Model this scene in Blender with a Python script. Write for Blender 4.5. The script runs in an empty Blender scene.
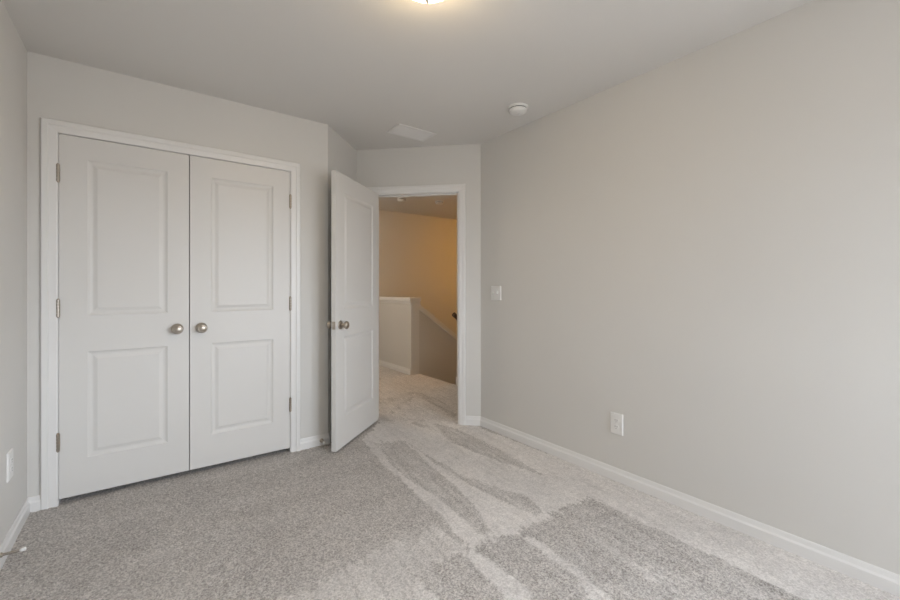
import bpy, bmesh, math, random
from mathutils import Vector, Matrix, noise
PI = math.pi
sc = bpy.context.scene
C = sc.collection

# ------------------------------------------------------------------ camera
cam = bpy.data.cameras.new('camera'); camo = bpy.data.objects.new('camera', cam); C.objects.link(camo)
cam.sensor_width = 36.0; cam.lens = 16.383; cam.shift_y = -0.01234; cam.clip_start = 0.02
camo.location = (0, 0, 1.1927); camo.rotation_euler = (PI/2, 0, -math.radians(36.709))
sc.camera = camo

# ------------------------------------------------------------------ world: overcast daylight outside the window
SKY = 19.2; GROUND = 0.34
w = bpy.data.worlds.new('overcast'); sc.world = w; w.use_nodes = True
nt = w.node_tree; nt.nodes.clear()
tc = nt.nodes.new('ShaderNodeTexCoord'); sp = nt.nodes.new('ShaderNodeSeparateXYZ')
cr = nt.nodes.new('ShaderNodeValToRGB'); bg = nt.nodes.new('ShaderNodeBackground'); wo = nt.nodes.new('ShaderNodeOutputWorld')
mr = nt.nodes.new('ShaderNodeMapRange'); mr.inputs['From Min'].default_value = -1; mr.inputs['From Max'].default_value = 1
e = cr.color_ramp.elements
e[0].position = 0.485; e[0].color = (0.46*GROUND/0.5, 0.46*GROUND/0.5, 0.47*GROUND/0.5, 1)
e[1].position = 0.515; e[1].color = (0.90, 0.99, 1.11, 1)
nt.links.new(tc.outputs['Generated'], sp.inputs[0]); nt.links.new(sp.outputs['Z'], mr.inputs['Value'])
nt.links.new(mr.outputs[0], cr.inputs[0]); nt.links.new(cr.outputs[0], bg.inputs['Color'])
bg.inputs['Strength'].default_value = SKY; nt.links.new(bg.outputs[0], wo.inputs[0])

# portal in the window opening (guides the daylight sampling, gives no light of its own)
WX0, WX1, WZ0, WZ1, YB = 1.20, 2.05, 0.85, 2.00, -1.70
pl = bpy.data.lights.new('window_portal', 'AREA'); pl.shape = 'RECTANGLE'; pl.size = WX1-WX0; pl.size_y = WZ1-WZ0
pl.cycles.is_portal = True
plo = bpy.data.objects.new('window_portal', pl); C.objects.link(plo)
plo.location = ((WX0+WX1)/2, YB-0.11, (WZ0+WZ1)/2); 
plo.rotation_euler = (PI/2, 0, 0)
VY0, VY1, VZ0, VZ1 = -1.62, -0.44, 0.50, 2.00      # second window, in the right wall just outside the picture
pl2 = bpy.data.lights.new('window_portal', 'AREA'); pl2.shape = 'RECTANGLE'; pl2.size = VZ1-VZ0; pl2.size_y = VY1-VY0
pl2.cycles.is_portal = True
plo2 = bpy.data.objects.new('window_portal', pl2); C.objects.link(plo2)
plo2.location = (2.316+0.10, (VY0+VY1)/2, (VZ0+VZ1)/2); plo2.rotation_euler = (0, PI/2, 0)   # shines along -X

vs = sc.view_settings
vs.view_transform = 'Standard'; vs.look = 'None'; vs.gamma = 1.0; vs.use_curve_mapping = False
vs.exposure = 0.12

# ------------------------------------------------------------------ materials
def mat(name, col, rough=0.6, metal=0.0, spec=0.5, bump=None, var=0.0, emit=None, estr=0):
    m = bpy.data.materials.new(name); m.use_nodes = True
    n = m.node_tree; b = n.nodes['Principled BSDF']
    b.inputs['Base Color'].default_value = (*col, 1); b.inputs['Roughness'].default_value = rough
    b.inputs['Metallic'].default_value = metal; b.inputs['Specular IOR Level'].default_value = spec
    t = n.nodes.new('ShaderNodeTexCoord')
    if var:
        nz = n.nodes.new('ShaderNodeTexNoise'); nz.inputs['Scale'].default_value = 1.7; nz.inputs['Detail'].default_value = 3
        r = n.nodes.new('ShaderNodeMapRange'); r.inputs['To Min'].default_value = 1-var; r.inputs['To Max'].default_value = 1+var
        mx = n.nodes.new('ShaderNodeVectorMath'); mx.operation = 'SCALE'; mx.inputs[0].default_value = col
        n.links.new(t.outputs['Object'], nz.inputs['Vector']); n.links.new(nz.outputs['Fac'], r.inputs['Value'])
        n.links.new(r.outputs[0], mx.inputs['Scale']); n.links.new(mx.outputs[0], b.inputs['Base Color'])
    if bump:
        nz2 = n.nodes.new('ShaderNodeTexNoise'); nz2.inputs['Scale'].default_value = bump[0]; nz2.inputs['Detail'].default_value = 3
        bp = n.nodes.new('ShaderNodeBump'); bp.inputs['Strength'].default_value = bump[1]; bp.inputs['Distance'].default_value = bump[2]
        n.links.new(t.outputs['Object'], nz2.inputs['Vector']); n.links.new(nz2.outputs['Fac'], bp.inputs['Height'])
        n.links.new(bp.outputs[0], b.inputs['Normal'])
    if emit:
        b.inputs['Emission Color'].default_value = (*emit, 1); b.inputs['Emission Strength'].default_value = estr
    return m

M = {}
M['wall'] = mat('greige wall paint', (0.69, 0.675, 0.645), 0.55, spec=0.3, bump=(140, 0.05, 0.002), var=0.012)
M['ceiling'] = mat('flat ceiling paint', (0.75, 0.73, 0.70), 0.9, spec=0.2, bump=(90, 0.05, 0.002), var=0.01)
M['trim'] = mat('white trim enamel', (0.80, 0.79, 0.775), 0.33, spec=0.45, bump=(30, 0.03, 0.002))
M['door'] = mat('white door enamel', (0.73, 0.715, 0.69), 0.38, spec=0.4, bump=(45, 0.04, 0.002))
M['plastic'] = mat('white plastic', (0.82, 0.81, 0.79), 0.35, spec=0.5, bump=(60, 0.01, 0.001))
M['plastic2'] = mat('off white plastic', (0.72, 0.71, 0.69), 0.4, spec=0.5, bump=(60, 0.01, 0.001))
M['slot'] = mat('dark slot', (0.05, 0.05, 0.05), 0.7, bump=(50, 0.01, 0.001))
M['nickel'] = mat('satin nickel', (0.46, 0.41, 0.35), 0.30, metal=1.0, bump=(200, 0.02, 0.0005))
M['bronze'] = mat('dark wood rail', (0.035, 0.016, 0.008), 0.35, bump=(40, 0.03, 0.001))
M['rubber'] = mat('white rubber', (0.8, 0.79, 0.77), 0.6, bump=(80, 0.01, 0.001))
M['ventmetal'] = mat('painted vent metal', (0.80, 0.785, 0.765), 0.45, bump=(60, 0.01, 0.001))
M['glow'] = mat('lit frosted glass', (0.95, 0.92, 0.86), 0.4, emit=(1.0, 0.75, 0.43), estr=28.0)
M['hallglow'] = mat('lit hall glass', (0.95, 0.90, 0.8), 0.4, emit=(1.0, 0.46, 0.06), estr=37.0)
M['fillglow'] = mat('added landing fill glass', (0.95, 0.90, 0.8), 0.4, emit=(1.0, 0.86, 0.70), estr=66.0)
M['discglow'] = mat('lit disc lens', (0.95, 0.90, 0.8), 0.4, emit=(1.0, 0.66, 0.30), estr=6.0)
M['closet'] = mat('closet interior paint', (0.60, 0.57, 0.53), 0.8, bump=(140, 0.03, 0.002))

# carpet: cut pile, colour speckle paints in the shade between tufts; the vertex attribute 'lay' says which way the vacuum laid the pile
def carpet_mat():
    m = bpy.data.materials.new('grey cut pile carpet'); m.use_nodes = True
    n = m.node_tree; b = n.nodes['Principled BSDF']; L = n.links.new
    b.inputs['Roughness'].default_value = 1.0; b.inputs['Specular IOR Level'].default_value = 0.05
    b.inputs['Sheen Weight'].default_value = 0.15; b.inputs['Sheen Roughness'].default_value = 0.6
    at = n.nodes.new('ShaderNodeAttribute'); at.attribute_name = 'lay'
    t = n.nodes.new('ShaderNodeTexCoord')
    n1 = n.nodes.new('ShaderNodeTexNoise'); n1.inputs['Scale'].default_value = 125; n1.inputs['Detail'].default_value = 3; n1.inputs['Roughness'].default_value = 0.7
    n2 = n.nodes.new('ShaderNodeTexNoise'); n2.inputs['Scale'].default_value = 3.5; n2.inputs['Detail'].default_value = 3
    n3 = n.nodes.new('ShaderNodeTexNoise'); n3.inputs['Scale'].default_value = 34; n3.inputs['Detail'].default_value = 2
    for q in (n1, n2, n3): L(t.outputs['Object'], q.inputs['Vector'])
    # tuft shade speckle ramp for rough (unbrushed) and smooth (brushed) pile
    ra = n.nodes.new('ShaderNodeValToRGB'); ra.color_ramp.elements[0].position = 0.37; ra.color_ramp.elements[1].position = 0.63
    ra.color_ramp.elements[0].color = (0.25, 0.225, 0.205, 1); ra.color_ramp.elements[1].color = (0.72, 0.675, 0.635, 1)
    rb = n.nodes.new('ShaderNodeValToRGB'); rb.color_ramp.elements[0].position = 0.34; rb.color_ramp.elements[1].position = 0.66
    rb.color_ramp.elements[0].color = (0.66, 0.625, 0.595, 1); rb.color_ramp.elements[1].color = (0.93, 0.89, 0.86, 1)
    L(n1.outputs['Fac'], ra.inputs[0]); L(n1.outputs['Fac'], rb.inputs[0])
    mx = n.nodes.new('ShaderNodeMix'); mx.data_type = 'RGBA'
    L(at.outputs['Fac'], mx.inputs['Factor']); L(ra.outputs[0], mx.inputs[6]); L(rb.outputs[0], mx.inputs[7])
    ad = n.nodes.new('ShaderNodeMath'); ad.operation = 'ADD'; L(n2.outputs['Fac'], ad.inputs[0]); L(n3.outputs['Fac'], ad.inputs[1])
    mr = n.nodes.new('ShaderNodeMapRange'); mr.inputs['From Min'].default_value = 0.6; mr.inputs['From Max'].default_value = 1.4
    mr.inputs['To Min'].default_value = 0.88; mr.inputs['To Max'].default_value = 1.12; L(ad.outputs[0], mr.inputs['Value'])
    vm = n.nodes.new('ShaderNodeVectorMath'); vm.operation = 'SCALE'; L(mx.outputs[2], vm.inputs[0]); L(mr.outputs[0], vm.inputs['Scale'])
    L(vm.outputs[0], b.inputs['Base Color'])
    bp = n.nodes.new('ShaderNodeBump'); bp.inputs['Strength'].default_value = 0.8; bp.inputs['Distance'].default_value = 0.012
    L(n1.outputs['Fac'], bp.inputs['Height']); L(bp.outputs[0], b.inputs['Normal'])
    return m
M['carpet'] = carpet_mat()

# ------------------------------------------------------------------ helpers
def link(name, bm, m, parent=None, smooth=False, bevel=0.0):
    bmesh.ops.recalc_face_normals(bm, faces=bm.faces)
    me = bpy.data.meshes.new(name); bm.to_mesh(me); bm.free()
    for p in me.polygons: p.use_smooth = smooth
    o = bpy.data.objects.new(name, me); C.objects.link(o); me.materials.append(m)
    if parent: o.parent = parent
    if bevel:
        md = o.modifiers.new('bevel', 'BEVEL'); md.width = bevel; md.segments = 2; md.limit_method = 'ANGLE'
    return o
def empty(name, loc=(0, 0, 0), rz=0.0):
    o = bpy.data.objects.new(name, None); C.objects.link(o); o.location = loc; o.rotation_euler = (0, 0, rz); o.empty_display_size = 0.05
    return o
def tag(o, label=None, cat=None, group=None, kind=None):
    if label: o['label'] = label
    if cat: o['category'] = cat
    if group: o['group'] = group
    if kind: o['kind'] = kind
    return o
def bx(bm, a, b, T=None):
    vs = [bm.verts.new((x, y, z)) for x in (a[0], b[0]) for y in (a[1], b[1]) for z in (a[2], b[2])]
    for f in ((0, 1, 3, 2), (4, 6, 7, 5), (0, 4, 5, 1), (2, 3, 7, 6), (0, 2, 6, 4), (1, 5, 7, 3)):
        bm.faces.new([vs[i] for i in f])
    if T is not None:
        for v in vs: v.co = T @ v.co
def prism(bm, pts, axis, lo, hi, T=None):
    """extrude a closed 2D outline along an axis ('x','y','z')"""
    def mk(p, h): return {'x': (h, p[0], p[1]), 'y': (p[0], h, p[1]), 'z': (p[0], p[1], h)}[axis]
    a = [bm.verts.new(mk(p, lo)) for p in pts]; b = [bm.verts.new(mk(p, hi)) for p in pts]
    n = len(pts)
    bm.faces.new(a); bm.faces.new(b[::-1])
    for i in range(n): bm.faces.new((a[i], a[(i+1) % n], b[(i+1) % n], b[i]))
    if T is not None:
        for v in a+b: v.co = T @ v.co
def lathe(bm, prof, T=None, n=32):
    """revolve (r,h) around local Z"""
    rings = []; allv = []
    for r, h in prof:
        if r < 1e-5: ring = [bm.verts.new((0, 0, h))]
        else: ring = [bm.verts.new((r*math.cos(2*PI*i/n), r*math.sin(2*PI*i/n), h)) for i in range(n)]
        rings.append(ring); allv += ring
    for A, B in zip(rings, rings[1:]):
        for i in range(n):
            j = (i+1) % n
            if len(A) == 1 and len(B) == 1: continue
            if len(A) == 1: bm.faces.new((A[0], B[i], B[j]))
            elif len(B) == 1: bm.faces.new((A[i], A[j], B[0]))
            else: bm.faces.new((A[i], A[j], B[j], B[i]))
    for end in (rings[0], rings[-1]):
        if len(end) > 1: bm.faces.new(end)
    if T is not None:
        for v in allv: v.co = T @ v.co
def TY(loc, ang=-PI/2):   # local +Z -> world -Y (out of the closet wall)
    return Matrix.Translation(loc) @ Matrix.Rotation(PI/2, 4, 'X')

# ------------------------------------------------------------------ plan of the room (metres)
XL, XR, YC, H = -0.494, 2.316, 3.047, 2.44
E = Vector((1.116, YC)); A45 = math.radians(44.8)
u_n = Vector((math.cos(A45), math.sin(A45)))      # nook side wall direction
u_w = Vector((math.sin(A45), -math.cos(A45)))     # entry wall direction, left to right
Nk = E + u_n*0.5816                               # inner corner of the nook
LW = (XR-Nk.x)/u_w.x; Cr = Nk + u_w*LW            # entry wall meets right wall
TH = 0.115
FZ = 0.02                                         # top of the carpet pile
def frame(p, u):
    """matrix: local x along u, local y away from the room (left normal of u), z up"""
    return Matrix(((u.x, -u.y, 0, p.x), (u.y, u.x, 0, p.y), (0, 0, 1, 0), (0, 0, 0, 1)))
T_entry = frame(Nk, u_w)                          # y>0 : into the hall
T_nook = frame(E, u_n)

# ------------------------------------------------------------------ structure : floor with vacuum tracks in the pile
LAY = [
    (0.55, 0.25, [(1.16,1.67),(0.96,1.67),(0.65,1.64),(0.45,1.62),(0.36,1.58),(0.83,1.24),(0.86,1.41),(1.17,1.44)]),
    (0.80, 0.20, [(1.36,2.95),(1.41,2.91),(1.34,2.46),(1.31,2.19),(1.26,2.26),(1.29,2.54)]),
    (0.92, 0.22, [(1.34,2.97),(1.62,3.22),(2.09,3.83),(2.75,3.34),(2.27,2.62),(2.31,1.74),(2.31,-0.40),(2.00,-0.4),(2.00,0.78),(2.01,1.38),(1.57,1.39),(1.33,1.42),(1.17,1.44),(1.23,1.73),(1.24,1.95),(1.26,2.15),(1.34,2.46),(1.41,2.91)]),
    (0.38, 0.35, [(1.41,2.84),(1.60,2.75),(1.51,2.13),(1.45,1.76),(1.34,1.46),(1.28,1.48),(1.30,1.63),(1.32,1.86),(1.31,2.13),(1.30,2.21),(1.33,2.47)]),
    (0.42, 0.40, [(1.61,2.77),(1.60,2.01),(1.64,1.85),(1.73,1.61),(1.70,1.44),(1.62,1.43),(1.60,1.56),(1.56,1.85),(1.55,2.03)]),
    (0.40, 0.35, [(2.01,2.94),(2.10,2.74),(2.09,2.41),(2.07,2.06),(2.01,1.67),(2.00,1.73),(1.95,1.99),(1.90,2.25),(1.88,2.51)]),
    (0.40, 0.30, [(1.92,3.10),(1.96,2.94),(1.89,2.89),(1.86,3.05)]),
    (0.20, 0.28, [(2.01,1.38),(1.57,1.39),(1.33,1.42),(1.17,1.44),(0.86,1.41),(0.83,1.24),(0.83,-0.40),(2.00,-0.40),(2.00,0.45),(2.00,0.78)]),
    (0.22, 0.35, [(1.73,1.36),(2.01,1.38),(2.00,0.78),(2.00,-0.4),(1.88,-0.4),(1.47,0.79),(1.48,0.88)]),
    (0.82, 0.30, [(1.13,1.42),(1.20,1.40),(1.19,1.23),(1.20,1.10),(1.17,0.98),(1.09,1.04),(1.11,1.19)]),
    (0.74, 0.40, [(1.43,1.36),(1.47,1.29),(1.47,1.16),(1.45,1.04),(1.41,0.80),(1.32,0.87),(1.42,1.10),(1.42,1.20)]),
    (0.75, 0.30, [(0.85,1.40),(0.89,1.40),(0.89,1.26),(0.89,1.19),(0.81,1.25)]),
    (0.75, 0.50, [(1.66,0.90),(1.71,0.86),(1.69,0.81),(1.62,0.84)]),
    (0.60, 0.30, [(3.30,6.47),(3.30,4.95),(3.30,4.09),(2.21,2.79),(2.05,3.04),(1.76,3.22),(1.66,3.30)]),
    (0.25, 0.50, [(2.45,3.99),(2.51,3.83),(2.50,3.53),(2.39,3.08),(2.24,2.86),(2.24,2.97),(2.31,3.26),(2.36,3.54)]),
    (0.35, 0.50, [(1.97,3.92),(2.20,3.95),(2.46,4.03),(2.42,3.90),(2.14,3.79),(1.91,3.74)]),
    (0.35, 0.50, [(1.83,3.42),(2.07,3.66),(2.31,3.82),(2.33,3.75),(2.07,3.58),(1.87,3.39)]),
]
LAYB = [(min(p[0] for p in q), max(p[0] for p in q), min(p[1] for p in q), max(p[1] for p in q)) for _, _, q in LAY]
def inside(x, y, q):
    c = False; j = len(q)-1
    for i in range(len(q)):
        if (q[i][1] > y) != (q[j][1] > y) and x < (q[j][0]-q[i][0])*(y-q[i][1])/(q[j][1]-q[i][1])+q[i][0]: c = not c
        j = i
    return c
def lay(x, y):
    nx = noise.noise((x*9, y*9, 0)); ny = noise.noise((x*9, y*9, 7))
    fx = noise.noise((x*60, y*60, 3)); fy = noise.noise((x*60, y*60, 5))
    v = 0.20 + 0.16*noise.noise((x*1.5+0.6*y*1.5, y*7, 2))
    st = noise.noise((x*38, y*2.2, 11))          # combed lines left by the vacuum
    px, py = x+0.014*nx+0.010*fx, y+0.03*ny+0.02*fy+0.07*st
    for (val, rag, q), b in zip(LAY, LAYB):
        if b[0] <= px <= b[1] and b[2] <= py <= b[3] and inside(px, py, q):
            v = val + rag*1.1*noise.noise(((x-0.12*y)*48, y*3.2, val*10)) + rag*0.4*noise.noise((x*22, y*14, val*7))
    return min(1.0, max(0.0, v))
XE = 3.073                                        # edge of the stairwell
def carpet_grid():
    step = 0.011; x0, x1, y0, y1 = -0.60, XE, -0.55, 5.95
    nx = int((x1-x0)/step); ny = int((y1-y0)/step)
    verts = []; vals = []
    rnd = random.Random(4)
    for j in range(ny+1):
        for i in range(nx+1):
            x = x0+(x1-x0)*i/nx; y = y0+(y1-y0)*j/ny
            vis = (x > -0.5 and y < 4.9)
            z = FZ
            if j == 0: y = YB-0.12               # the rows behind the viewer are one wide strip
            if vis:
                v = lay(x, y)
                z += (rnd.random()-0.5)*0.006*(1.0-0.5*v)
            else: v = 0.5
            if x > XE-0.03: z -= 0.02*((x-(XE-0.03))/0.03)**2
            verts.append((x, y, z)); vals.append(v)
    faces = [(j*(nx+1)+i, j*(nx+1)+i+1, (j+1)*(nx+1)+i+1, (j+1)*(nx+1)+i) for j in range(ny) for i in range(nx)]
    # skirt down the stairwell edge
    base = len(verts)
    for j in range(ny+1):
        verts.append((XE, y0+(y1-y0)*j/ny, -0.19)); vals.append(0.3)
    for j in range(ny):
        faces.append((j*(nx+1)+nx, base+j, base+j+1, (j+1)*(nx+1)+nx))
    me = bpy.data.meshes.new('floor'); me.from_pydata(verts, [], faces)
    at = me.attributes.new('lay', 'FLOAT', 'POINT'); at.data.foreach_set('value', vals)
    for p in me.polygons: p.use_smooth = True
    me.materials.append(M['carpet'])
    o = bpy.data.objects.new('floor', me); C.objects.link(o)
    return tag(o, 'grey cut pile carpet with pale vacuum tracks running to the open door', 'floor', kind='structure')
carpet_grid()

bm = bmesh.new(); bx(bm, (-0.75, YB-0.14, H), (6.2, 6.1, H+0.12))
tag(link('ceiling', bm, M['ceiling']), 'flat pale ceiling over the room and landing', 'ceiling', kind='structure')

def swall(name, boxes, label, T=None, m='wall'):
    bm = bmesh.new()
    for a, b in boxes: bx(bm, a, b, T)
    return tag(link(name, bm, M[m]), label, 'wall', kind='structure')
swall('wall_left', [((XL-0.12, YB-0.12, 0), (XL, YC+0.70, H))], 'left side wall beside the closet, with an outlet low down')
swall('wall_right', [((XR, VY1, 0), (XR+0.115, Cr.y+0.05, H)), ((XR, YB-0.12, 0), (XR+0.115, VY0, H)), ((XR, VY0, 0), (XR+0.115, VY1, VZ0)), ((XR, VY0, VZ1), (XR+0.115, VY1, H))], 'long blank greige wall on the right, with switch and outlet')
swall('wall_back', [((XL, YB-0.12, 0), (WX0, YB, H)), ((WX1, YB-0.12, 0), (XR, YB, H)),
                    ((WX0, YB-0.12, 0), (WX1, YB, WZ0)), ((WX0, YB-0.12, WZ1), (WX1, YB, H))], 'wall behind the viewer holding the daylight window')
CX0, CX1, CZ = -0.378, 0.842, 2.041               # closet opening
swall('wall_closet', [((XL, YC, 0), (CX0, YC+TH, H)), ((CX1, YC, 0), (E.x, YC+TH, H)), ((CX0, YC, CZ), (CX1, YC+TH, H))],
      'greige wall around the white double closet doors')
T0, T1, EZ = 0.166, 0.926, 2.036                  # entry opening along the entry wall
swall('wall_entry', [((0, 0, 0), (T0, TH, H)), ((T1, 0, 0), (LW+0.04, TH, H)), ((T0, 0, EZ), (T1, TH, H))],
      'angled greige wall around the open doorway', T_entry)
swall('wall_nook', [((0, 0, 0), (0.5816+TH, TH, H))], 'short angled wall behind the open entry door', T_nook)
swall('wall_closet_inside', [((XL-0.12, YC+0.70, 0), (1.35, YC+0.76, H)), ((E.x+0.02, YC+TH, 0), (E.x+0.07, YC+0.70, H))],
      'inside of the closet behind its doors', m='closet')

# landing beyond the door
YH, HW0, HW1, HWY = 5.845, 2.905, 3.035, 4.791
swall('wall_landing', [((-0.7, YH, -2.2), (6.1, YH+0.12, H))], 'warm lit wall across the landing and stairwell')
swall('wall_landing_left', [((-0.72, YC+0.76, 0), (-0.60, YH, H))], 'left end wall of the landing')
swall('wall_landing_right', [((6.0, 3.0, -2.2), (6.1, YH, H))], 'right end wall of the stairwell')
SX, SY = 3.105, 4.022
swall('wall_stair', [((SX, 3.85, -2.2), (6.0, SY, H)), ((SX, 2.4, 0), (SX+0.12, 3.85, H)), ((XR+0.115, 2.4, 0), (SX, 2.52, H))],
      'near wall of the stairwell that carries the handrail')
swall('wall_half', [((HW0, HWY, -2.2), (HW1, YH, 1.0))], 'pale half wall guarding the stairwell beyond the door')
def slope(x): return 0.925-0.715*(x-3.035)
bm = bmesh.new(); prism(bm, [(HW1, -2.2), (5.0, -2.2), (5.0, slope(5.0)), (HW1, slope(HW1))], 'y', HWY+0.004, HWY+0.12)
tag(link('wall_knee', bm, M['wall']), 'sloping knee wall going down beside the stairs', 'wall', kind='structure')
bm = bmesh.new()
for k in range(9):
    x0 = XE+0.25*k; bx(bm, (x0, SY, -2.2), (x0+0.25 if k < 8 else 5.98, HWY+0.002, -0.19*(k+1)))
bx(bm, (HW1, HWY+0.12, -2.2), (5.98, YH, -1.9))
o = link('stairs', bm, M['carpet']); tag(o, 'carpeted steps going down from the landing edge', 'stairs', kind='structure')

# ------------------------------------------------------------------ trims
def casing_bits(bm, x0, x1, ztop, w, T, d0=0.010, d1=0.017):
    """stepped casing round an opening: local x along the wall, room side is y<0"""
    prof = [(0.0, 0.0), (0.0, -d0*0.7), (0.006, -d0), (0.034, -d0-0.002), (0.040, -d1), (w-0.004, -d1), (w, -d1+0.004), (w, 0.0)]
    def ring(sgn, xi, zb, zt):   # mitred leg
        a = [bm.verts.new(T @ Vector((xi+sgn*p[0], p[1], zb))) for p in prof]
        b = [bm.verts.new(T @ Vector((xi+sgn*p[0], p[1], zt+p[0]))) for p in prof]
        return a, b
    aL, bL = ring(-1, x0, 0.0, ztop); aR, bR = ring(1, x1, 0.0, ztop)
    n = len(prof)
    for A, B in ((aL, bL), (bL, bR), (bR, aR)):
        for i in range(n-1): bm.faces.new((A[i], A[i+1], B[i+1], B[i]))
    bm.faces.new(aL); bm.faces.new(aR)
T_closet = Matrix.Translation((0, YC, 0))
bm = bmesh.new(); casing_bits(bm, CX0+0.012-0.010, CX1-0.012+0.010, CZ-0.012+0.008, 0.066, T_closet)
o = tag(link('trim_1', bm, M['trim']), 'white casing around the double closet doors', 'door trim', kind='structure')
bm = bmesh.new()
bx(bm, (CX0-0.002, YC-0.001, 0), (CX0+0.004, YC+TH, CZ)); bx(bm, (CX1-0.004, YC-0.001, 0), (CX1+0.002, YC+TH, CZ)); bx(bm, (CX0, YC-0.001, CZ-0.004), (CX1, YC+TH, CZ+0.002))
link('jamb', bm, M['trim'], o)
bm = bmesh.new(); casing_bits(bm, T0-0.002, T1+0.002, EZ+0.004, 0.060, T_entry)
o = tag(link('trim_2', bm, M['trim']), 'white casing and jamb around the open doorway to the landing', 'door trim', kind='structure')
bm = bmesh.new()
bx(bm, (T0-0.010, -0.001, 0), (T0+0.004, TH+0.001, EZ), T_entry); bx(bm, (T1-0.004, -0.001, 0), (T1+0.010, TH+0.001, EZ), T_entry); bx(bm, (T0, -0.001, EZ-0.004), (T1, TH+0.001, EZ+0.014), T_entry)
link('jamb', bm, M['trim'], o)
bm = bmesh.new()
bx(bm, (T1-0.015, 0.045, 0), (T1-0.003, 0.080, EZ), T_entry); bx(bm, (T0, 0.045, EZ-0.015), (T1, 0.080, EZ-0.003), T_entry); bx(bm, (T0+0.003, 0.045, 0), (T0+0.013, 0.080, EZ), T_entry)
link('door_stop_moulding', bm, M['trim'], o)
bm = bmesh.new(); bx(bm, (T1-0.0055, 0.012, 0.90), (T1-0.0038, 0.040, 0.965), T_entry)
tag(link('strike_plate', bm, M['nickel'], o), 'metal strike plate on the right jamb')
# hall side casing
bm = bmesh.new(); casing_bits(bm, -T1-0.002, -T0+0.002, EZ+0.004, 0.060, T_entry @ Matrix.Translation((0, TH, 0)) @ Matrix.Rotation(PI, 4, 'Z'))
link('landing_side_casing', bm, M['trim'], o)

BH, BT = 0.098, 0.013
def base(name, runs, label):
    """baseboard: list of (start, end) points, room on the right-hand side of the run"""
    bm = bmesh.new()
    for p, q in runs:
        p, q = Vector(p), Vector(q); u = (q-p).normalized(); L = (q-p).length
        prism(bm, [(0, 0), (-BT, 0), (-BT, BH-0.032), (-BT*0.92, BH-0.029), (-BT*0.60, BH-0.022), (-BT*0.42, BH-0.006), (-BT*0.25, BH), (0, BH)], 'x', 0, L, frame(p, u))
    return tag(link(name, bm, M['trim']), label, 'baseboard', kind='structure')
base('baseboard_left', [((XL, YB), (XL, YC))], 'white baseboard along the left wall')
base('baseboard_closet', [((XL, YC), (CX0-0.058, YC)), ((CX1+0.058, YC), (E.x+0.004, YC))], 'short white baseboards either side of the closet casing')
base('baseboard_nook', [(E, Nk)], 'white baseboard behind the open entry door')
base('baseboard_entry', [(Nk, Nk+u_w*(T0-0.06)), (Nk+u_w*(T1+0.06), Cr)], 'short white baseboard between the doorway and right wall')
base('baseboard_right', [(Cr, (XR, YB))], 'long white baseboard along the right wall')
base('baseboard_landing', [((HW0, YH), (HW0, HWY)), ((HW0-BT, HWY), (HW1, HWY))], 'white baseboard around the foot of the half wall')
base('baseboard_stair', [((SX+0.08, SY), (SX-BT, SY)), ((SX, SY+BT), (SX, 2.55))][:0] or [((SX, 2.55), (SX, SY))], 'white baseboard end at the stairwell corner') if False else None
bm = bmesh.new(); bx(bm, (SX-BT, 2.53, 0), (SX, SY+0.012, BH)); bx(bm, (SX-BT, SY, 0.0), (SX+0.05, SY+0.012, BH))
tag(link('baseboard_stair', bm, M['trim'], bevel=0.003), 'white baseboard end at the stairwell corner beside the doorway', 'baseboard', kind='structure')

bm = bmesh.new()
bx(bm, (HW0-0.025, HWY-0.028, 1.022), (HW1+0.025, YH, 1.072))
o = tag(link('trim_3', bm, M['trim'], bevel=0.004), 'white flat cap on the half wall', 'wall cap', kind='structure')
bm = bmesh.new(); bx(bm, (HW0-0.012, HWY-0.014, 0.985), (HW1+0.012, YH, 1.022)); link('cap_moulding', bm, M['trim'], o, bevel=0.006)
bm = bmesh.new(); bx(bm, (HW0, HWY-0.012, 0.0), (HW1, HWY, 0.985)); tag(link('trim_4', bm, M['trim'], bevel=0.002), 'white board facing the end of the half wall', 'wall trim', kind='structure')
bm = bmesh.new(); prism(bm, [(HW1, slope(HW1)-0.015), (5.0, slope(5.0)-0.015), (5.0, slope(5.0)+0.062), (HW1, slope(HW1)+0.062)], 'y', HWY-0.012, HWY+0.136)
tag(link('trim_5', bm, M['trim'], bevel=0.003), 'sloping white cap on the knee wall beside the stairs', 'wall cap', kind='structure')

# window (behind the viewer): frame, sill and meeting rail
bm = bmesh.new()
for a, b in (((WX0, YB-0.10, WZ0), (WX0+0.04, YB-0.04, WZ1)), ((WX1-0.04, YB-0.10, WZ0), (WX1, YB-0.04, WZ1)), ((WX0, YB-0.10, WZ1-0.04), (WX1, YB-0.04, WZ1)),
             ((WX0, YB-0.10, WZ0), (WX1, YB-0.04, WZ0+0.04)), ((WX0, YB-0.09, (WZ0+WZ1)/2-0.02), (WX1, YB-0.05, (WZ0+WZ1)/2+0.02))): bx(bm, a, b)
o = tag(link('window_1', bm, M['trim']), 'white framed window behind the viewer', 'window', kind='structure')
bm = bmesh.new(); bx(bm, (WX0-0.06, YB-0.02, WZ0-0.03), (WX1+0.06, YB+0.03, WZ0)); link('window_sill', bm, M['trim'], o)

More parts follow.
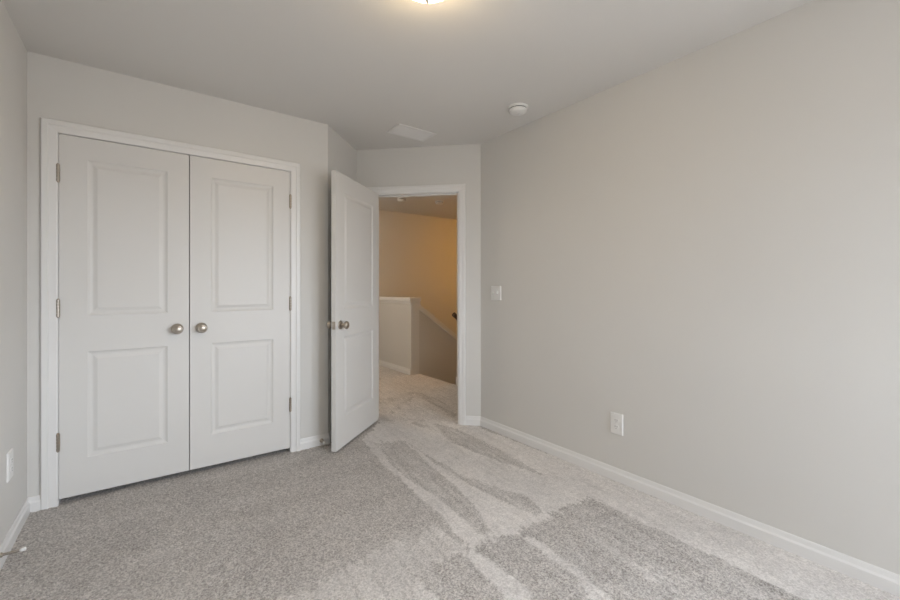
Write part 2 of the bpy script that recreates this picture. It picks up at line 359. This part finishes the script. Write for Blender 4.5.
bm = bmesh.new()
for a, b in (((XR+0.03, VY0, VZ0), (XR+0.09, VY0+0.04, VZ1)), ((XR+0.03, VY1-0.04, VZ0), (XR+0.09, VY1, VZ1)), ((XR+0.03, VY0, VZ1-0.04), (XR+0.09, VY1, VZ1)),
             ((XR+0.03, VY0, VZ0), (XR+0.09, VY1, VZ0+0.04)), ((XR+0.04, VY0, (VZ0+VZ1)/2-0.02), (XR+0.08, VY1, (VZ0+VZ1)/2+0.02))): bx(bm, a, b)
o = tag(link('window_2', bm, M['trim']), 'white framed window in the right wall outside the picture', 'window', kind='structure')
bm = bmesh.new(); bx(bm, (XR-0.03, VY0-0.05, VZ0-0.03), (XR+0.03, VY1+0.05, VZ0)); link('window_sill', bm, M['trim'], o)

# ------------------------------------------------------------------ doors
def leaf(bm, W, z0, z1, t, panels):
    """moulded two panel leaf: local x 0..W, y 0 (front) .. t (back)"""
    xs = sorted({0, W, *[p[0] for p in panels], *[p[1] for p in panels]}); zs = sorted({z0, z1, *[p[2] for p in panels], *[p[3] for p in panels]})
    for side in (0, 1):
        y = 0 if side == 0 else t; s = 1 if side == 0 else -1
        vv = {}
        def V(x, yy, z):
            k = (round(x, 5), round(yy, 5), round(z, 5))
            if k not in vv: vv[k] = bm.verts.new((x, yy, z))
            return vv[k]
        for xa, xb in zip(xs, xs[1:]):
            for za, zb in zip(zs, zs[1:]):
                if any(p[0]-1e-6 <= xa and xb <= p[1]+1e-6 and p[2]-1e-6 <= za and zb <= p[3]+1e-6 for p in panels): continue
                bm.faces.new([V(xa, y, za), V(xb, y, za), V(xb, y, zb), V(xa, y, zb)])
        for p in panels:
            loops = [(0, 0), (0.004, 0.0035), (0.012, 0.0075), (0.018, 0.0085), (0.023, 0.0085)]
            prev = None
            for ins, d in loops:
                L = [V(p[0]+ins, y+s*d, p[2]+ins), V(p[1]-ins, y+s*d, p[2]+ins), V(p[1]-ins, y+s*d, p[3]-ins), V(p[0]+ins, y+s*d, p[3]-ins)]
                if prev:
                    for i in range(4): bm.faces.new((prev[i], prev[(i+1) % 4], L[(i+1) % 4], L[i]))
                prev = L
            bm.faces.new(prev)
    q = [[bm.verts.new((x, y, z)) for (x, z) in ((0, z0), (W, z0), (W, z1), (0, z1))] for y in (0, t)]
    for i in range(4): bm.faces.new((q[0][i], q[0][(i+1) % 4], q[1][(i+1) % 4], q[1][i]))
    bmesh.ops.remove_doubles(bm, verts=bm.verts, dist=1e-5)
def panel_bm(p, t):
    bm = bmesh.new()
    for y, s in ((0, 1), (t, -1)):
        loops = [(0.0225, 0.0090), (0.040, 0.0030), (0.043, 0.0022)]
        prev = None
        for ins, d in loops:
            L = [bm.verts.new(v) for v in ((p[0]+ins, y+s*d, p[2]+ins), (p[1]-ins, y+s*d, p[2]+ins), (p[1]-ins, y+s*d, p[3]-ins), (p[0]+ins, y+s*d, p[3]-ins))]
            if prev:
                for i in range(4): bm.faces.new((prev[i], prev[(i+1) % 4], L[(i+1) % 4], L[i]))
            else: bm.faces.new(L[::-1])
            prev = L
        bm.faces.new(prev)
    return bm
ROSE = [(0.0, -0.001), (0.031, -0.001), (0.0325, 0.003), (0.030, 0.007), (0.020, 0.010), (0.0, 0.010)]
KNOB = [(0.0, 0.008), (0.013, 0.008), (0.0105, 0.014), (0.0105, 0.026), (0.015, 0.031), (0.023, 0.036), (0.0275, 0.043), (0.0285, 0.050), (0.0265, 0.057), (0.0225, 0.0615), (0.0205, 0.0618), (0.0190, 0.0612), (0.0180, 0.0632), (0.013, 0.0652), (0.006, 0.0663), (0.0, 0.0665)]
def knob(parent, x, z, y, out):
    """out=-1 : towards local -y"""
    T = Matrix.Translation((x, y, z)) @ Matrix.Rotation(PI/2 if out < 0 else -PI/2, 4, 'X')
    bm = bmesh.new(); lathe(bm, KNOB, T, 40); k = link('door_knob', bm, M['nickel'], parent, smooth=True)
    bm = bmesh.new(); lathe(bm, ROSE, T, 40); link('rose', bm, M['nickel'], k, smooth=True)
    return k
def hinge(parent, x, y, z, h=0.092):
    bm = bmesh.new(); n = 5
    for i in range(n):
        a = z-h/2+h*i/n
        lathe(bm, [(0.0, a+0.0006), (0.0082, a+0.0006), (0.0082, a+h/n-0.0006), (0.0, a+h/n-0.0006)], Matrix.Translation((x, y, 0)), 16)
    k = link('hinge', bm, M['nickel'], parent)
    bm = bmesh.new()
    for s in (1, -1):
        T = Matrix.Translation((x, y, z+s*h/2)) @ (Matrix.Identity(4) if s > 0 else Matrix.Rotation(PI, 4, 'X'))
        lathe(bm, [(0.0, -0.001), (0.0058, -0.001), (0.0062, 0.003), (0.0035, 0.006), (0.0, 0.0065)], T, 16)
    link('hinge_pin', bm, M['nickel'], k, smooth=True)
    return k
t = 0.035; DZ0, DZ1 = 0.052, 2.034
def closet_door(name, xh, x_in, sgn, label):
    """leaf from hinge side xh to x_in"""
    x0, x1 = min(xh, x_in), max(xh, x_in); W = x1-x0
    o = empty(name, (x0, YC-0.001, 0)); tag(o, label, 'closet door', kind='structure')
    pans = [(0.116, W-0.112, 1.045, 1.913), (0.116, W-0.112, 0.252, 0.842)]
    bm = bmesh.new(); leaf(bm, W, DZ0, DZ1, t, pans); link('leaf', bm, M['door'], o)
    for p in pans: link('door_panel', panel_bm(p, t), M['door'], o)
    knob(o, (W-0.062 if sgn > 0 else 0.062), 0.945, 0, -1)
    for z in (1.82, 1.088, 0.362): hinge(o, (-0.003 if sgn > 0 else W+0.003), -0.006, z)
    return o
closet_door('door_1', -0.372, 0.2245, 1, 'left leaf of the closed white closet doors, nearest the left wall')
closet_door('door_2', 0.836, 0.2290, -1, 'right leaf of the closed white closet doors, next to the open entry door')

Hg = Vector((1.660, 3.288)); Fr = Vector((1.087, 2.811)); d = (Fr-Hg).normalized(); Wd = (Fr-Hg).length
# local x along hinge->free edge, local +y = left normal = visible side
ang = math.atan2(d.y, d.x)
o = empty('door_3', (Hg.x, Hg.y, 0), ang); tag(o, 'open white two panel entry door standing into the room', 'entry door', kind='structure')
pans = [(0.118, Wd-0.118, 1.045, 1.905), (0.118, Wd-0.118, 0.250, 0.842)]
bm = bmesh.new(); leaf(bm, Wd, 0.036, 2.034, t, pans)
bmesh.ops.translate(bm, verts=bm.verts, vec=(0, -t, 0)); link('leaf', bm, M['door'], o)
for p in pans:
    bm = panel_bm(p, t); bmesh.ops.translate(bm, verts=bm.verts, vec=(0, -t, 0)); link('door_panel', bm, M['door'], o)
knob(o, Wd-0.062, 0.932, 0, 1); knob(o, Wd-0.062, 0.932, -t, -1)
bm = bmesh.new(); bx(bm, (Wd-0.001, -t/2-0.0125, 0.932-0.028), (Wd+0.0015, -t/2+0.0125, 0.932+0.028)); lp = link('latch_plate', bm, M['nickel'], o, bevel=0.0015)
bm = bmesh.new(); prism(bm, [(Wd, -t/2-0.006), (Wd+0.010, -t/2-0.006), (Wd+0.003, -t/2+0.006), (Wd, -t/2+0.006)], 'z', 0.932-0.008, 0.932+0.008); link('latch_bolt', bm, M['nickel'], lp)
for z in (1.82, 1.06, 0.30): hinge(o, -0.004, -t-0.004, z)

# ------------------------------------------------------------------ things
def plate_bm(w, h, d, T, bev=0.004):
    bm = bmesh.new(); L0 = [(-w/2, -h/2), (w/2, -h/2), (w/2, h/2), (-w/2, h/2)]
    prev = None
    for ins, y in ((0, 0.0), (0, -d*0.45), (bev, -d)):
        L = [bm.verts.new(T @ Vector((x-math.copysign(ins, x), y, z-math.copysign(ins, z)))) for x, z in L0]
        if prev:
            for i in range(4): bm.faces.new((prev[i], prev[(i+1) % 4], L[(i+1) % 4], L[i]))
        else: bm.faces.new(L[::-1])
        prev = L
    bm.faces.new(prev); return bm
I4 = Matrix.Identity(4)
def screw(parent, x, z, d):
    bm = bmesh.new(); lathe(bm, [(0, 0), (0.0035, 0), (0.003, 0.0012), (0, 0.0015)], Matrix.Translation((x, -d, z)) @ Matrix.Rotation(PI/2, 4, 'X'), 14)
    link('screw', bm, M['plastic2'], parent, smooth=True)
def outlet(loc, rz, label):
    o = empty('wall_outlet', loc, rz); tag(o, label, 'outlet')
    pw, ph, dd = 0.082, 0.128, 0.0075
    link('cover_plate', plate_bm(pw, ph, dd, I4), M['plastic'], o)
    for z in (0.0195, -0.0195):
        bm = bmesh.new()
        pts = [(0.017*math.cos(a), z+0.0145*max(-0.86, min(0.86, math.sin(a)))*1.0) for a in [2*PI*i/28 for i in range(28)]]
        prism(bm, pts, 'y', -dd-0.0022, -dd+0.001); r = link('receptacle', bm, M['plastic'], o)
        bm = bmesh.new()
        for x, hh in ((-0.0063, 0.008), (0.0063, 0.0065)): bx(bm, (x-0.0011, -dd-0.0026, z+0.002-hh/2+0.002), (x+0.0011, -dd-0.001, z+0.002+hh/2+0.002))
        lathe(bm, [(0, 0), (0.0022, 0), (0.0022, 0.001), (0, 0.001)], Matrix.Translation((0, -dd-0.0018, z-0.0075)) @ Matrix.Rotation(PI/2, 4, 'X'), 12)
        link('slots', bm, M['slot'], r)
    screw(o, 0, 0, dd); return o
outlet((XR, 1.398, 0.369), -PI/2, 'white wall outlet low on the right wall above the long baseboard')
outlet((XL, 2.690, 0.392), PI/2, 'white wall outlet low on the left wall beside the closet')

o = empty('light_switch', (XR, 2.470, 1.158), -PI/2); tag(o, 'white double toggle light switch on right wall beside the doorway', 'light switch')
link('cover_plate', plate_bm(0.116, 0.116, 0.0075, I4), M['plastic'], o)
for x, up in ((-0.023, 1), (0.023, -1)):
    T = Matrix.Translation((x, -0.0075, 0)) @ Matrix.Rotation(math.radians(28*up), 4, 'X')
    bm = bmesh.new(); prism(bm, [(-0.0045, -0.009), (0.0045, -0.009), (0.0045, 0.009), (-0.0045, 0.009)], 'y', -0.013, 0.002, T); link('toggle', bm, M['plastic'], o, bevel=0.0015)
    screw(o, x, 0.030, 0.0075); screw(o, x, -0.030, 0.0075)

# ceiling light
DOME = [(0.142, 0.0), (0.141, -0.012), (0.134, -0.030), (0.118, -0.050), (0.095, -0.067), (0.065, -0.080), (0.032, -0.087), (0.0, -0.089)]
def dome_light(name, x, y, r, glow, label, group=None):
    o = empty(name, (x, y, H)); tag(o, label, 'ceiling light')
    s = r/0.142
    bm = bmesh.new(); lathe(bm, [(0, 0.0), (0.150*s, 0.0), (0.152*s, -0.008), (0.146*s, -0.024), (0.138*s, -0.026), (0.0, -0.026)], None, 48); link('fixture_base', bm, M['nickel'], o, smooth=False)
    bm = bmesh.new(); lathe(bm, [(a*s, b*s-0.020) for a, b in DOME], None, 48); link('glass_dome', bm, glow, o, smooth=True)
    bm = bmesh.new(); lathe(bm, [(0.0, -0.106*s-0.001), (0.010, -0.107*s), (0.011, -0.107*s-0.004), (0.006, -0.107*s-0.008), (0.0085, -0.107*s-0.014), (0.0100, -0.107*s-0.028), (0.0075, -0.107*s-0.038), (0.003, -0.107*s-0.044), (0, -0.107*s-0.045)], None, 20); link('finial', bm, M['nickel'], o, smooth=True)
    return o
dome_light('ceiling_light', 0.875, 1.321, 0.132, M['glow'], 'lit frosted dome light in the middle of the bedroom ceiling')
dome_light('ceiling_light', 4.70, 4.45, 0.15, M['hallglow'], 'lit warm dome light over the stairwell, hidden beyond the doorway')
dome_light('ceiling_light', 1.45, 4.90, 0.15, M['fillglow'], 'added fill dome light on the landing ceiling, unseen behind the open door leaf')  # unseen lamp, added to brighten the landing carpet and half wall
o = empty('disc_light', (3.335, 4.15, H)); tag(o, 'thin warm disc light on landing ceiling at the top right of the doorway', 'ceiling light')
bm = bmesh.new(); lathe(bm, [(0, 0), (0.100, 0), (0.100, -0.012), (0.088, -0.022), (0.080, -0.022), (0.080, -0.018), (0, -0.018)], None, 40); link('trim_ring', bm, M['plastic'], o, smooth=False)
bm = bmesh.new(); lathe(bm, [(0, -0.017), (0.079, -0.017), (0.079, -0.021), (0.05, -0.025), (0, -0.027)], None, 40); link('lens', bm, M['discglow'], o, smooth=True)

# smoke detectors
def detector(x, y, r, label, group=None):
    s = r/0.068
    o = empty('smoke_detector', (x, y, H)); tag(o, label, 'smoke detector', group)
    bm = bmesh.new(); lathe(bm, [(0, 0), (0.068*s, 0), (0.068*s, -0.008), (0.064*s, -0.012), (0.0, -0.012)], None, 40); link('mounting_base', bm, M['plastic'], o, smooth=False)
    bm = bmesh.new(); lathe(bm, [(0, -0.012), (0.056*s, -0.012), (0.056*s, -0.017), (0, -0.017)], None, 40); link('sensor_slot', bm, M['slot'], o)
    bm = bmesh.new(); lathe(bm, [(0, -0.017), (0.059*s, -0.017), (0.060*s, -0.021), (0.055*s, -0.034), (0.045*s, -0.041), (0.018*s, -0.043), (0, -0.043)], None, 40); c = link('sensor_cover', bm, M['plastic'], o, smooth=True)
    bm = bmesh.new(); lathe(bm, [(0, -0.042), (0.010*s, -0.042), (0.009*s, -0.0455), (0, -0.046)], None, 20); link('test_button', bm, M['plastic2'], o, smooth=True)
    return o
detector(2.055, 1.975, 0.069, 'round white smoke detector on bedroom ceiling near the right wall')
detector(2.845, 4.928, 0.066, 'round white detector on landing ceiling, the one nearer the open door leaf')
detector(3.374, 4.776, 0.066, 'round white detector on landing ceiling, the one nearer the right door jamb')

# ceiling vent
o = empty('ceiling_vent', (1.708, 2.802, H)); tag(o, 'flat white ceiling air vent above the doorway', 'vent')
bm = bmesh.new(); VW, VD = 0.345, 0.205
for a, b in (((-VW/2, -VD/2), (VW/2, -VD/2+0.026)), ((-VW/2, VD/2-0.026), (VW/2, VD/2)), ((-VW/2, -VD/2+0.026), (-VW/2+0.026, VD/2-0.026)), ((VW/2-0.026, -VD/2+0.026), (VW/2, VD/2-0.026))):
    bx(bm, (a[0], a[1], -0.009), (b[0], b[1], 0.0))
link('vent_frame', bm, M['ventmetal'], o, bevel=0.003)
bm = bmesh.new(); bx(bm, (-VW/2+0.02, -VD/2+0.02, -0.001), (VW/2-0.02, VD/2-0.02, 0)); link('duct_backing', bm, M['plastic2'], o)
for k in range(12):
    y = -VD/2+0.030+k*(VD-0.060)/11
    bm = bmesh.new(); bx(bm, (-VW/2+0.025, -0.0075, -0.0008), (VW/2-0.025, 0.0075, 0.0008), Matrix.Translation((0, y, -0.006)) @ Matrix.Rotation(math.radians(-24), 4, 'X'))
    link('slat', bm, M['ventmetal'], o)


# door stops on the baseboards
def coil_bm(L, r, wire, turns, x0=0.0):
    bm = bmesh.new(); n = turns*14; prev = None; m = 6
    for i in range(n+1):
        a = 2*PI*i/14; x = x0+L*i/n
        cy, cz = r*math.cos(a), r*math.sin(a)
        ring = []
        for k in range(m):
            b = 2*PI*k/m
            ring.append(bm.verts.new((x+wire*math.sin(b), cy+wire*math.cos(b)*math.cos(a), cz+wire*math.cos(b)*math.sin(a))))
        if prev:
            for k in range(m): bm.faces.new((prev[k], prev[(k+1) % m], ring[(k+1) % m], ring[k]))
        else: bm.faces.new(ring)
        prev = ring
    bm.faces.new(prev[::-1]); return bm
RX = Matrix.Rotation(PI/2, 4, 'Y')
def doorstop(loc, rz, label, ry=0.0, L=0.062, k=1.0):
    o = empty('door_stop', loc, rz); o.rotation_euler = (0, ry, rz); tag(o, label, 'door stop')
    bm = bmesh.new(); lathe(bm, [(0, 0), (0.010*k, 0), (0.010*k, 0.003), (0.006*k, 0.008), (0, 0.009)], RX, 18); link('mounting_base', bm, M['nickel'], o, smooth=True)
    link('spring', coil_bm(L-0.012, 0.0046*k, 0.0013*k, 20, 0.005), M['nickel'], o, smooth=True)
    bm = bmesh.new(); lathe(bm, [(0, L-0.010), (0.0065*k, L-0.010), (0.0075*k, L-0.002), (0.0072*k, L+0.006), (0.005*k, L+0.009), (0, L+0.0095)], RX, 18); link('rubber_tip', bm, M['rubber'], o, smooth=True)
    return o
doorstop((XL+BT, 2.487, 0.083), 0, 'spring door stop with white tip on the left wall baseboard', L=0.066)
doorstop((1.062, YC-BT, 0.058), -PI/2, 'small spring door stop on the baseboard behind the open door', L=0.062, k=1.5)

# handrail in the stairwell
o = empty('handrail', (3.088, SY+0.048, 0.878)); tag(o, 'dark wooden handrail end just left of the right door jamb', 'handrail')
bm = bmesh.new()
a, b = Vector((0.0, 0, 0)), Vector((1.9, 0, -1.5)); dr = (b-a).normalized(); up = Vector((0, 1, 0)).cross(dr)
Tr = Matrix(((dr.x, 0, -up.x, 0), (dr.y, 1, -up.y, 0), (dr.z, 0, -up.z, 0), (0, 0, 0, 1)))
prism(bm, [(0.024*math.cos(2*PI*i/18), 0.028*math.sin(2*PI*i/18)) for i in range(18)], 'x', 0, (b-a).length, Tr); link('rail', bm, M['bronze'], o)
for s in (0.25, 1.3):
    p = a+dr*s
    bm = bmesh.new(); bx(bm, (p.x-0.008, -0.052, p.z-0.052), (p.x+0.008, -0.036, p.z-0.030)); bx(bm, (p.x-0.006, -0.045, p.z-0.046), (p.x+0.006, 0.004, p.z-0.022)); bx(bm, (p.x-0.02, -0.055, p.z-0.075), (p.x+0.02, -0.050, p.z-0.015))
    link('bracket', bm, M['bronze'], o)
